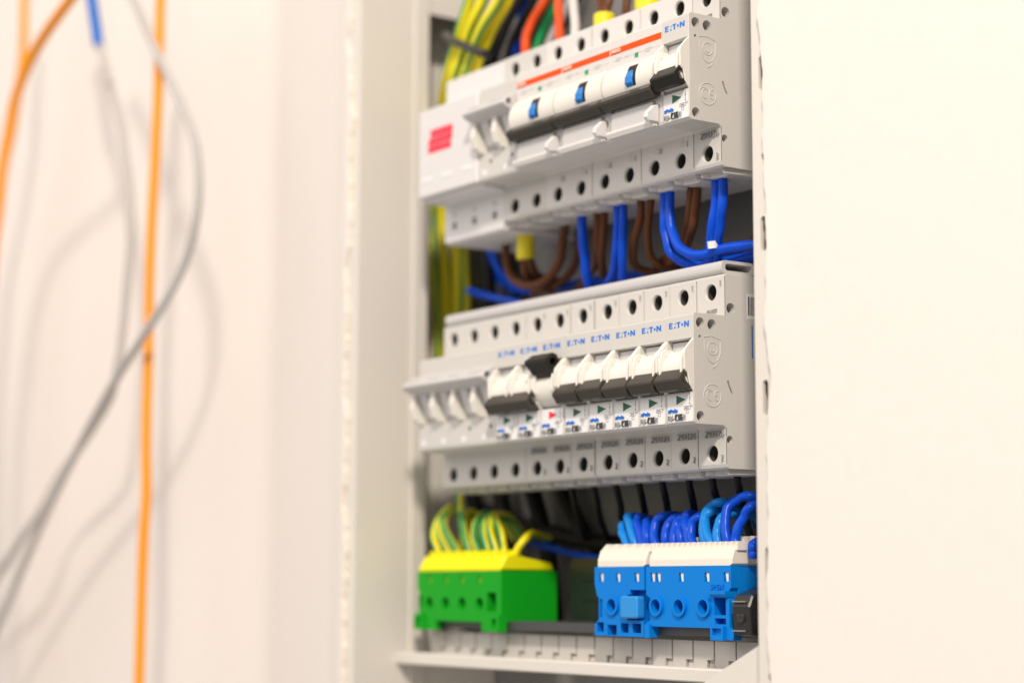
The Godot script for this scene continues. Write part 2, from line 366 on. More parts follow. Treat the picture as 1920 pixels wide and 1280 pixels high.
func at3(axis: int, q: Vector2, d: float) -> Vector3:
	# axis 0: q = (z, y) and d = x; axis 1: q = (x, z) and d = y; axis 2: q = (x, y) and d = z
	return Vector3(d, q.y, q.x) if axis == 0 else Vector3(q.x, d, q.y) if axis == 1 else Vector3(q.x, q.y, d)


func cap(st: SurfaceTool, poly: PackedVector2Array, holes: Array, axis: int, d: float) -> void:
	var pieces := [poly]
	if holes.size():
		var cuts := [-1e4, 1e4]
		for h in holes:
			cuts.append(mid(h).x)
		cuts.sort()
		pieces = []
		for i in cuts.size() - 1:
			if cuts[i + 1] - cuts[i] > 0.001:
				pieces.append_array(Geometry2D.intersect_polygons(poly, rect(cuts[i], -1e4, cuts[i + 1], 1e4)))
		for h in holes:
			var next := []
			for q in pieces:
				next.append_array(Geometry2D.clip_polygons(q, h))
			pieces = next
	for q in pieces:
		var ix := Geometry2D.triangulate_polygon(q)
		for i in range(0, ix.size(), 3):
			tri(st, at3(axis, q[ix[i]], d), at3(axis, q[ix[i + 1]], d), at3(axis, q[ix[i + 2]], d))


func band(st: SurfaceTool, a: PackedVector2Array, da: float, b: PackedVector2Array, db: float, axis: int, skip := []) -> void:
	for i in a.size():
		if i in skip:
			continue
		var j := (i + 1) % a.size()
		quad(st, at3(axis, a[i], da), at3(axis, a[j], da), at3(axis, b[j], db), at3(axis, b[i], db))


func inset(p: PackedVector2Array, d: float) -> PackedVector2Array:
	var area := 0.0
	for i in p.size():
		area += p[i].cross(p[(i + 1) % p.size()])
	var s := signf(area)
	var o := PackedVector2Array()
	for i in p.size():
		var e := (p[i] - p[i - 1]).normalized()
		var f := (p[(i + 1) % p.size()] - p[i]).normalized()
		var n := (Vector2(-e.y, e.x) + Vector2(-f.y, f.x)) * s
		o.append(p[i] + n * d / maxf(0.5, 1.0 + e.dot(f)))
	return o


# a profile swept straight along an axis from d0 to d1, its two ends chamfered; holes are blind, cut into the d1 end to the given depth
func prism(st: SurfaceTool, poly: PackedVector2Array, d0: float, d1: float, axis: int, ch := 0.0, holes := [], depth := 0.0, skip := []) -> void:
	var small := inset(poly, ch) if ch > 0.0 else poly
	var s := signf(d1 - d0) * ch
	if ch > 0.0:
		band(st, small, d0, poly, d0 + s, axis, skip)
		band(st, poly, d1 - s, small, d1, axis, skip)
	band(st, poly, d0 + s, poly, d1 - s, axis, skip)
	cap(st, small, [], axis, d0)
	cap(st, small, holes, axis, d1)
	for h in holes:
		var e := d1 - signf(d1 - d0) * depth
		band(st, h, d1, h, e, axis)
		if depth < absf(d1 - d0) - 0.01:
			cap(st, h, [], axis, e)


# as prism, with holes right through
func sheet(st: SurfaceTool, poly: PackedVector2Array, holes: Array, d0: float, d1: float, axis: int) -> void:
	cap(st, poly, holes, axis, d0)
	cap(st, poly, holes, axis, d1)
	band(st, poly, d0, poly, d1, axis)
	for h in holes:
		band(st, h, d0, h, d1, axis)


func box(st: SurfaceTool, a: Vector3, b: Vector3, ch := 0.0) -> void:
	prism(st, rect(a.x, a.y, b.x, b.y), a.z, b.z, 2, ch)


func path(a: Array, steps := 6) -> Array:
	var p := []
	for i in range(0, a.size(), 3):
		p.append(Vector3(a[i], a[i + 1], a[i + 2]))
	var o := []
	for i in p.size() - 1:
		for k in steps:
			o.append(p[i].cubic_interpolate(p[i + 1], p[maxi(i - 1, 0)], p[mini(i + 2, p.size() - 1)], float(k) / steps))
	o.append(p[-1])
	return o


# a round wire along points; with two colours it is striped lengthways, the stripe turning slowly
func tube(st: SurfaceTool, pts: Array, r: float, sides := 12, a := Color.WHITE, b := Color.WHITE, turn := 0.0, share := 0.3) -> void:
	var side := Vector3.UP.cross(pts[1] - pts[0])
	if side.length() < 0.01 * (pts[1] - pts[0]).length():
		side = Vector3.RIGHT
	var rings := []
	var gone := 0.0
	for i in pts.size():
		var t: Vector3 = (pts[mini(i + 1, pts.size() - 1)] - pts[maxi(i - 1, 0)]).normalized()
		side = (side - t * side.dot(t)).normalized()
		var up := t.cross(side)
		var ring := []
		for k in sides:
			var w := TAU * k / sides + turn + gone * 0.012
			ring.append(pts[i] + (side * cos(w) + up * sin(w)) * r)
		rings.append(ring)
		if i + 1 < pts.size():
			gone += pts[i].distance_to(pts[i + 1])
	for i in rings.size() - 1:
		for k in sides:
			var j := (k + 1) % sides
			st.set_color(b if (k % (sides / 2)) < share * sides / 2 else a)
			quad(st, rings[i][k], rings[i][j], rings[i + 1][j], rings[i + 1][k])
	st.set_color(a)
	st.set_smooth_group(-1)
	for e in [0, rings.size() - 1]:
		for k in range(1, sides - 1):
			tri(st, rings[e][0], rings[e][k], rings[e][k + 1])
	st.set_smooth_group(0)


# ------------------------------------------------------------------ nodes
func part(parent: Node, called: String, m: Mesh, material: String, pos := Vector3.ZERO) -> MeshInstance3D:
	var o := MeshInstance3D.new()
	o.name = called
	o.mesh = m
	o.material_override = mat[material]
	o.position = pos * MM
	parent.add_child(o, true)
	return o


func numbered(called: String) -> String:
	used[called] = used.get(called, -1) + 1
	return called if used[called] == 0 else "%s_%03d" % [called, used[called]]


func thing(called: String, label: String, category: String, pos := Vector3.ZERO, group := "") -> Node3D:
	var o := Node3D.new()
	o.name = numbered(called)
	o.position = pos * MM
	tag(o, label, category, group)
	add_child(o)
	return o


func tag(o: Node, label: String, category: String, group := "") -> void:
	o.set_meta("label", label)
	o.set_meta("category", category)
	if group:
		o.set_meta("group", group)


func single(called: String, m: Mesh, material: String, label: String, category: String, group := "") -> MeshInstance3D:
	var o := MeshInstance3D.new()
	o.name = numbered(called)
	o.mesh = m
	o.material_override = mat[material]
	tag(o, label, category, group)
	add_child(o)
	return o


func structure(called: String, m: Mesh, material: String) -> MeshInstance3D:
	var o := MeshInstance3D.new()
	o.name = called
	o.mesh = m
	o.material_override = mat[material]
	o.set_meta("kind", "structure")
	add_child(o)
	return o


func shared(key: String, make: Callable) -> Mesh:
	if not meshes.has(key):
		meshes[key] = make.call()
	return meshes[key]


func lettering(s: String, height: float, weight := 400, thin := 1.0) -> Mesh:
	var key := "text %s %s" % [s, weight]
	if not meshes.has(key):
		var f := SystemFont.new()
		f.font_names = PackedStringArray(FONT_NAMES)
		f.font_weight = weight
		var t := TextMesh.new()
		t.font = f
		t.text = s
		t.font_size = 48
		t.pixel_size = 0.001
		t.depth = 0.02
		t.curve_step = 3.0
		meshes[key] = t
	return meshes[key]


func write(parent: Node, called: String, s: String, height: float, material: String, pos: Vector3, wide := 1.0, weight := 400) -> MeshInstance3D:
	var o := part(parent, called, lettering(s, height, weight), material, pos)
	o.scale = Vector3(wide, 1, 1) * (height * MM / (48 * 0.72 * 0.001))
	return o


# ------------------------------------------------------------------ wall
func ragged(y: float, s: float, big: float) -> float:
	return big * (0.8 * sin(y * 0.031 + s) + 0.5 * sin(y * 0.11 + s * 2.3) + 0.35 * sin(y * 0.37 + s * 5.1) + 0.2 * sin(y * 0.93 + s) - 1.6 * pow(maxf(0.0, sin(y * 0.052 + s)), 14.0) + 1.2 * pow(maxf(0.0, sin(y * 0.041 + 2.0 * s)), 20.0))


func build_wall() -> void:
	var st := begin(true)
	var lip := begin()
	var ys := []
	var y := -700.0
	while y < 1000.0:
		ys.append(y)
		y += 2.0 if y > -225 and y < 440 else 40.0
	ys.append(1000.0)
	# right of the board, then left of it: columns run outwards from the broken plaster edge
	for s in [1, -1]:
		var rows := []
		for yy in ys:
			var inside: bool = yy > -214 and yy < 432
			var e: float = 52.5 + ragged(yy, 1.0, 0.9) if s > 0 else -262.0 + ragged(yy, 4.0, 1.6)
			if not inside:
				e = -105.0
			var row := []
			for k in 91:
				var off := pow(k / 90.0, 2.2) * (1400.0 if s > 0 else 1800.0)
				var x: float = e + s * off
				var z := 26.0 + 0.2 * sin(yy * 0.06 + off * 0.13) * exp(-off / 12.0)
				if k == 0:
					z -= 0.7 + 0.4 * sin(yy * 0.11) * sin(yy * 0.047)
				if s < 0:
					var q := maxf(0.0, -262.0 - x)
					z += -0.22 * q if q < 128.0 else -28.16 - 0.22 * (q - 128.0) + 0.0107 * (q - 128.0) * (q - 128.0) if q < 142.0 else -29.14 + 0.08 * (q - 142.0)
				row.append(Vector3(x, yy, z))
			rows.append(row)
		for i in rows.size() - 1:
			for k in 90:
				quad(st, rows[i][k], rows[i][k + 1], rows[i + 1][k + 1], rows[i + 1][k])
			if ys[i] > -214 and ys[i + 1] < 432:
				quad(lip, rows[i][0], rows[i + 1][0], rows[i + 1][0] * Vector3(1, 1, 0) + Vector3(0.3 * s, 0, 15), rows[i][0] * Vector3(1, 1, 0) + Vector3(0.3 * s, 0, 15))
	var wall := structure("wall", done(st), "wall_paint")
	part(wall, "plaster_edge", done(lip), "raw_plaster")


# ------------------------------------------------------------------ enclosure
func build_enclosure() -> void:
	var t := thing("metal_enclosure", "cream painted steel board enclosure recessed in the wall with its cover off", "enclosure", Vector3(-105, -210, -62))
	var base := Vector3(105, 210, 62)
	var st := begin()
	box(st, Vector3(-282, -212, -64), Vector3(62, 432, -62))
	part(t, "back_panel", done(st), "back_metal", base)
	st = begin()
	box(st, Vector3(-282, -212, -61.8), Vector3(-280, 432, 22))
	part(t, "outer_side_panel", done(st), "sheet_metal", base)
	st = begin()
	box(st, Vector3(44.2, -212, -61.8), Vector3(46, 432, 22.4))
	part(t, "side_panel", done(st), "sheet_metal", base)
	st = begin()
	box(st, Vector3(-279.8, 430, -61.8), Vector3(44, 432, 22.4))
	part(t, "top_panel", done(st), "sheet_metal", base)
	st = begin()
	box(st, Vector3(-279.8, -212, -61.8), Vector3(44, -210, 22.4))
	part(t, "bottom_panel", done(st), "sheet_metal", base)
	# inner bracket on the far side: an upright sheet with a big window cut behind its front strip
	st = begin()
	var win := rect(-58, -116, -17.5, 214)
	sheet(st, rect(-61.5, -209, 23.8, 429), [win], -256, -254, 0)
	part(t, "side_bracket", done(st), "sheet_metal", base)
	st = begin()
	prism(st, rect(-17.4, -209, -8.5, 429), -254, -252.6, 0, 0.4)
	part(t, "bracket_fold", done(st), "sheet_metal", base)
	# flanges in the plane of the wall
	st = begin()
	var slots := []
	for k in range(-3, 7):
		var c := 46.8 + 63.0 * k
		slots.append(round_rect(48.2, c - 6.8, 51.3, c + 6.8, 1.5))
	for c in [77.0, -120.3, 203.0]:
		slots.append(disc(50.9, c, 1.7, 12))
	sheet(st, rect(44.2, -212, 62, 432), slots, 22.6, 24, 2)
	part(t, "slotted_flange", done(st), "sheet_metal", base)
	st = begin()
	box(st, Vector3(46.1, -212, 2), Vector3(62, 432, 2.6))  # unseen backing added to keep light out, so the slots go dark
	part(t, "added_slot_backing", done(st), "sheet_metal", base)
	st = begin()
	box(st, Vector3(62.1, -212, 2), Vector3(62.8, 432, 24))  # unseen side closure added to block light behind the slots
	part(t, "added_slot_closure", done(st), "sheet_metal", base)
	st = begin()
	prism(st, rect(-275, -212, -254.2, 432), 22.6, 24, 2, 0.3)
	part(t, "far_flange", done(st), "sheet_metal", base)
	# cross bar under the terminal blocks, and the gusset at its near end
	st = begin()
	prism(st, pv([-10, -120.2, -1.5, -120.2, -0.8, -121, -0.8, -125.4, -1.6, -126, -3, -126, -3, -122.4, -10, -122.4]), -253.8, 43.8, 0)
	part(t, "cross_bar", done(st), "sheet_metal", base)
	st = begin()
	prism(st, pv([10, -121, 40, -107, 43.9, -106, 43.9, -160, -6, -160, -6, -129]), 14, 16, 2, 0.5)
	part(t, "gusset", done(st), "sheet_metal", base)
	# steel rails
	for a in [[125.0, "upper breaker row"], [0.0, "lower breaker row"]]:
		st = begin()
		prism(st, pv([-50, -13, -44.6, -13, -44.6, -17.5, -43.6, -17.5, -43.6, -12, -49, -12, -49, 12, -43.6, 12, -43.6, 17.5, -44.6, 17.5, -44.6, 13, -50, 13]), -228, 12, 0)
		var d := single("mounting_rail", done(st), "steel", "steel mounting rail behind the %s" % a[1], "rail")
		d.position = Vector3(0, a[0], 0) * MM
	st = begin()
	prism(st, rect(-30, -107.4, -4, -103.4), -243, 30, 0, 0.6)
	single("terminal_rail", done(st), "dark_steel", "dark flat bar carrying the green and blue terminal blocks", "rail")


# ------------------------------------------------------------------ breakers
func body_profile(front: float) -> PackedVector2Array:
	# (z, y); edge 2 is the upper terminal face, the edge before the last three the lower one
	return pv([-43, 40, -0.9, 40, -0.25, 39.75, 0, 39.1, 0, 22.6, front - 0.9, 22.6, front - 0.2, 22.3, front, 21.6, front, 12.4, 11.5, 11.6, 11.5, -9.2, front, -9.4, front, -20.6, front - 0.3, -21.7, front - 1.3, -22.5, 1.2, -22.5, 0, -23.4, 0, -38, -0.5, -39.3, -1.8, -40, -43, -40])


func housing_mesh(width: float, modules: int, front: float, side_holes: bool, hole := 3.6) -> Mesh:
	var st := begin()
	var p := body_profile(front)
	var up := 3
	var low := 16
	var w := width - 0.06
	var holes := []
	if side_holes:
		holes = [disc(13.4, 18.6, 2.2, 16), disc(7.2, 18.2, 2.3, 16), disc(13.6, 12.9, 0.7, 10), disc(-3.1, 25.7, 2.3, 16), disc(13.6, -19.3, 2.1, 16), disc(-1.9, -28.2, 1.7, 16),
			pv([-3.9, -9.3, -2.9, -9.2, -1.2, -5.9, -0.8, -4.2, -1.6, -4.0, -2.4, -6.4])]
	prism(st, p, -w + 1.1, -1.1, 0, 0.0, holes, 9.0, [up, low])
	var full := p.slice(0, 8) + p.slice(12)
	for d in [[-1.1, -0.06], [-w + 1.1, -w]]:
		var cut: Array = holes if d[0] > -2 else []
		var small := inset(full, 0.14)
		var nearly: float = d[1] - signf(d[1] - d[0]) * 0.14
		band(st, full, d[0], full, nearly, 0, [up, low - 4])
		band(st, full, nearly, small, d[1], 0, [up, low - 4])
		cap(st, small, cut, 0, d[1])
		cap(st, full, cut, 0, d[0])
		for h in cut:
			band(st, h, d[0], h, d[1], 0)
	for f in [up, low]:
		var ya: float = minf(p[f].y, p[f + 1].y)
		var yb: float = maxf(p[f].y, p[f + 1].y)
		for k in modules:
			var c := -width * (k + 0.5) / modules
			var xa := -w + 0.12 if k == modules - 1 else -width * (k + 1) / modules
			var xb := -0.18 if k == 0 else -width * k / modules
			var yc := 33.0 if f == up else -33.4
			var h := disc(c, yc, hole, 24)
			var h2 := disc(c, yc, hole - 0.35, 24)
			cap(st, rect(xa, ya, xb, yb), [h], 2, 0)
			band(st, h, 0, h2, -0.6, 2)
			band(st, h2, -0.6, h2, -1.3, 2)
	# collars round the wire entries below
	for k in modules:
		var c := -width * (k + 0.5) / modules
		prism(st, pv([c - 6.8, -2.2, c - 5, -6.0, c - 2, -7.4, c + 2, -7.4, c + 5, -6.0, c + 6.8, -2.2, c + 7.4, -22, c - 7.4, -22]), -42.2, -39.5, 1, 0.6)
	return done(st)


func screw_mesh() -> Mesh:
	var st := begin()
	# a clamp shaft coloured dark for the shade in the hole, slotted screw at its foot
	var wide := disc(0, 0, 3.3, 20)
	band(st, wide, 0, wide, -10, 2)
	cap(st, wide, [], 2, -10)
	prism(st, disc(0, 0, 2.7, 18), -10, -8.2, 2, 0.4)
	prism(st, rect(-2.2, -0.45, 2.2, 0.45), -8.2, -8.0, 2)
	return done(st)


func cheek_mesh(xs: Array, poly: PackedVector2Array) -> Mesh:
	var st := begin()
	for a in xs:
		prism(st, poly, a[0], a[1], 0, 0.35)
	return done(st)


func drum_mesh(x0: float, x1: float, cz: float, cy: float, r: float, a0 := -PI * 0.62, a1 := PI * 0.62) -> Mesh:
	var st := begin(true)
	var p := PackedVector2Array()
	for i in 29:
		p.append(Vector2(cz, cy) + Vector2.from_angle(lerpf(a0, a1, i / 28.0)) * r)
	band(st, p, x0, p, x1, 0)
	st.set_smooth_group(-1)
	cap(st, p, [], 0, x0)
	cap(st, p, [], 0, x1)
	return done(st)


func logo_mesh() -> Mesh:
	# the maker's mark as printed: E, a broken A, T, a dot and N, 12.6 wide and 2.4 high
	var st := begin()
	var shapes := [rect(0, 0, 0.9, 2.4), rect(0.9, 1.85, 2.3, 2.4), rect(0.9, 0.95, 2.0, 1.45), rect(0.9, 0, 2.3, 0.5),
		pv([3.3, 0, 4.3, 0, 4.0, 0.8, 3.55, 0.8]), pv([3.6, 1.5, 4.2, 1.5, 4.2, 2.1, 3.8, 2.1]),
		rect(4.8, 1.8, 7.2, 2.4), rect(5.6, 0, 6.5, 1.8), disc(8.35, 1.15, 0.6, 12),
		pv([9.5, 0, 10.4, 0, 10.4, 1.3, 11.7, 0, 12.6, 0, 12.6, 2.4, 11.7, 2.4, 11.7, 1.15, 10.4, 2.4, 9.5, 2.4])]
	for s in shapes:
		prism(st, s, 0, 0.08, 2)
	return done(st)


func ring_tube(st: SurfaceTool, pts: Array, r := 0.22) -> void:
	tube(st, pts, r, 6)


func emboss_mesh() -> Mesh:
	# raised marks moulded on the side wall: a shield with a ring in it, and CE in a circle
	var st := begin(true)
	var x := -0.05
	ring_tube(st, [Vector3(x, 13.0, 11.6), Vector3(x, 13.6, 7.4), Vector3(x, 12.4, 2.6)])
	ring_tube(st, [Vector3(x, 11.5, 11.2), Vector3(x, 6.4, 11.0), Vector3(x, 3.4, 8.8), Vector3(x, 2.4, 6.8), Vector3(x, 3.8, 4.2), Vector3(x, 6.6, 2.8), Vector3(x, 11.5, 2.6)])
	ring_tube(st, [Vector3(x, 3.2, 4.0), Vector3(x, 1.4, 5.4), Vector3(x, 0.4, 7.2)])
	for a in [[8.4, 7.0, 2.6, 0.0, TAU], [8.0, 7.0, 0.9, PI * 0.9, PI * 2.0], [-10.7, 7.2, 4.6, 0.0, TAU], [-10.7, 9.2, 2.5, PI * 0.22, PI * 0.78 ]]:
		var pts := []
		for i in 25:
			var w: float = lerpf(a[3], a[4], i / 24.0)
			pts.append(Vector3(x, a[0] + sin(w) * a[2], a[1] + cos(w) * a[2]))
		ring_tube(st, pts)
	# C and E strokes
	for c in [[8.6, false], [4.6, true]]:
		var pts := []
		for i in 13:
			var w := PI * 0.35 + PI * 1.3 * i / 12.0
			pts.append(Vector3(x, -10.7 + sin(w - PI / 2 + PI / 2) * 2.0, c[0] - cos(w) * 1.6))
		ring_tube(st, pts)
		if c[1]:
			ring_tube(st, [Vector3(x, -10.7, 6.0), Vector3(x, -10.7, 4.4)])
	return done(st)


func handle_down(x0: float, x1: float) -> Mesh:
	var st := begin()
	prism(st, pv([20.2, -0.4, 21.0, -0.5, 24.4, -4.6, 24.4, -5.4, 22.0, -8.8, 19.8, -9.3, 17.2, -7.6, 16.2, -3.8, 17.5, -1.0]), x0, x1, 0, 0.3, [disc(20.4, -5.0, 1.9, 14)], 3.0)
	return done(st)


func handle_up(x0: float, x1: float) -> Mesh:
	var st := begin()
	prism(st, pv([17.5, 8.6, 20.0, 13.6, 22.2, 14.4, 26.4, 11.6, 26.6, 10.4, 23.6, 7.4, 20.4, 4.0, 17.6, 4.2]), x0, x1, 0, 0.35, [disc(22.3, 10.4, 1.9, 14)], 3.0)
	return done(st)


func terminals(t: Node, width: float, modules: int) -> void:
	for k in modules:
		var c := -width * (k + 0.5) / modules
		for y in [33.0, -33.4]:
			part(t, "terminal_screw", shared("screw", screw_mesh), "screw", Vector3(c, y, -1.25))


const CHEEK := [11.6, 12.0, 16.9, 12.2, 18.0, 11.4, 21.6, 7.4, 22.0, 6.0, 21.8, -0.6, 20.0, -2.2, 19.0, -6.6, 17.2, -9.0, 11.6, -9.0]

func pole_breaker(called: String, label: String, pos: Vector3, group: String, modules := 1, up := false, brown := true) -> Node3D:
	var t := thing(called, label, "circuit breaker", pos + Vector3(0, rng.randf_range(-0.15, 0.15), rng.randf_range(-0.25, 0.25)), group)
	var w := 17.5 * modules
	part(t, "housing", shared("housing%d" % modules, func(): return housing_mesh(w, modules, 17.0, true)), "housing")
	terminals(t, w, modules)
	for k in modules:
		var o := Vector3(-17.5 * k, 0, 0)
		part(t, "toggle_cheek", shared("cheeks", func(): return cheek_mesh([[-17.35, -16.4], [-1.1, -0.15]], pv(CHEEK))), "drum_white", o)
		part(t, "cheek_hook", shared("hooks", func(): return cheek_mesh([[-15.9, -14.9], [-2.6, -1.6]], pv([15, 8.4, 19.5, 8.6, 21.4, 7.0, 22.4, 3.2, 22.4, -2.0, 20.8, -3.6, 20.2, 2.0, 19.0, 5.5, 15, 6]))), "drum_white", o)
		part(t, "toggle_drum", shared("drum", func(): return drum_mesh(-16.0, -1.5, 12.4, -0.4, 8.7)), "drum_white", o)
		part(t, "handle_slot", shared("slotplate", func(): var s := begin(); prism(s, rect(-16.0, 6.4, -1.5, 11.4), 11.6, 14.6, 2, 0.1); return done(s)), "window_grey", o)
		var lab := part(t, "label_card", shared("card", func(): var s := begin(); prism(s, pv([-16.4, -21.4, -0.7, -21.4, -0.7, -9.9, -16.4, -9.9]), 17.0, 17.12, 2); return done(s)), "card", o)
		var mark := part(lab, "switch_mark", shared("triangle", func(): var s := begin(); prism(s, pv([-10.8, -14.2, -5.0, -12.4, -10.8, -10.5]), 17.12, 17.2, 2); return done(s)), "red_print" if up else "green_print")
		mark.name = "switch_mark"
		part(lab, "circuit_diagram", shared("diagram", diagram_mesh), "ink")
		write(lab, "series_print", "xPole", 1.5, "logo_blue", Vector3(-12.9, -16.7, 17.15), 1.1, 700)
		write(lab, "type_print", "PL4-", 2.2, "grey_ink", Vector3(-14.0, -19.6, 17.15), 0.66)
		write(lab, "rating_print", "C16", 2.7, "ink", Vector3(-9.0, -19.5, 17.15), 0.72)
		write(lab, "pole_print", "/1", 2.2, "grey_ink", Vector3(-5.6, -19.6, 17.15), 0.62)
		part(t, "maker_mark", shared("logo", logo_mesh), "logo_blue", o + Vector3(-15.3, 17.1, 17.0))
		write(t, "terminal_number", "1", 2.3, "grey_ink", o + Vector3(-2.4, 36.2, 0.0), 0.7)
		write(t, "serial_print", "49-05F", 1.7, "grey_ink", o + Vector3(-8.0, 25.0, 0.0), 0.9)
		write(t, "serial_print", "293124", 2.7, "grey_ink", o + Vector3(-6.9, -25.6, 0.0), 0.95)
		write(t, "terminal_number", "2", 2.6, "grey_ink", o + Vector3(-2.1, -35.4, 0.0), 0.7)
	if up:
		part(t, "handle", shared("handle_up%d" % modules, func(): return handle_up(-w + 0.7, -0.7)), "handle_black")
	else:
		var hd := part(t, "handle", shared("handle_down%d" % modules, func(): return handle_down(-w + 0.7, -0.7)), "handle_brown" if brown else "handle_black")
		hd.rotation.x = rng.randf_range(-0.035, 0.025)
	part(t, "moulded_marks", shared("emboss", emboss_mesh), "housing")
	return t


func diagram_mesh() -> Mesh:
	var st := begin()
	for a in [[-2.5, -10.6, 0.1, 0.6], [-2.5, -11.9, 0.22, 0.5], [-2.5, -13.0, 0.1, 0.4], [-2.5, -14.1, 0.22, 0.4], [-4.2, -15.2, 1.9, 0.09], [-4.2, -16.5, 1.9, 0.09], [-6.1, -15.85, 0.09, 0.65], [-2.3, -15.85, 0.09, 0.65],
			[-4.2, -16.9, 0.7, 0.08], [-4.2, -18.1, 0.7, 0.08], [-4.9, -17.5, 0.08, 0.6], [-3.5, -17.5, 0.08, 0.6], [-5.2, -15.85, 0.25, 0.3], [-4.4, -15.85, 0.25, 0.3], [-3.6, -15.85, 0.25, 0.3]]:
		prism(st, rect(a[0] - a[2], a[1] - a[3], a[0] + a[2], a[1] + a[3]), 17.12, 17.17, 2)
	sheet(st, disc(-1.5, -15.3, 0.55, 10), [disc(-1.5, -15.3, 0.38, 10)], 17.12, 17.17, 2)
	return done(st)


# the older grey-handled breakers: two or four poles tied by one handle bar
func tied_breaker(label: String, pos: Vector3, modules: int) -> void:
	var t := thing("tied_breaker", label, "circuit breaker", pos)
	var w := 17.5 * modules
	part(t, "housing", housing_mesh(w, modules, 14.2, false), "housing")
	terminals(t, w, modules)
	for k in modules:
		var o := Vector3(-17.5 * k, 0, 0)
		part(t, "toggle_cheek", shared("old_cheek", func(): return cheek_mesh([[-17.1, -13.6]], pv([11.6, 9.5, 17.5, 9.0, 19.5, 5.0, 20.5, -2.0, 19.0, -7.0, 16.0, -9.3, 11.6, -9.2]))), "drum_white", o)
		part(t, "toggle_stem", shared("stem", func(): return cheek_mesh([[-11.5, -5.0]], pv([11.6, 8.0, 18.0, 8.0, 18.5, 5.0, 14.0, -6.0, 11.6, -8.0]))), "light_grey", o)
		part(t, "indicator_dot", shared("dot", func(): var s := begin(); prism(s, disc(-8.0, -13.6, 0.95, 12), 14.2, 14.35, 2); return done(s)), ["ink", "green_print", "pale_ink", "pale_ink"][k] if modules > 2 else "ink", o)
		part(t, "faint_print", shared("faint", func(): var s := begin(); prism(s, rect(-15.0, -19.6, -11.5, -17.0), 14.2, 14.3, 2); return done(s)), "card", o)
	var h := begin()
	prism(h, pv([14.0, 13.4, 19.0, 13.4, 24.2, 9.6, 24.8, 8.4, 23.8, 7.2, 18.6, 4.6, 14.0, 5.0]), -w + 0.2, -0.6, 0, 0.4, [disc(21.5, 9.3, 1.7, 14)], 3.0)
	part(t, "handle_bar", done(h), "light_grey")
	for k in modules:
		var s := begin()
		prism(s, rect(-17.5 * k - 14, 10.0, -17.5 * k - 5, 11.6), 22.4, 23.2, 2, 0.2)
		part(t, "bar_rib", done(s), "light_grey")


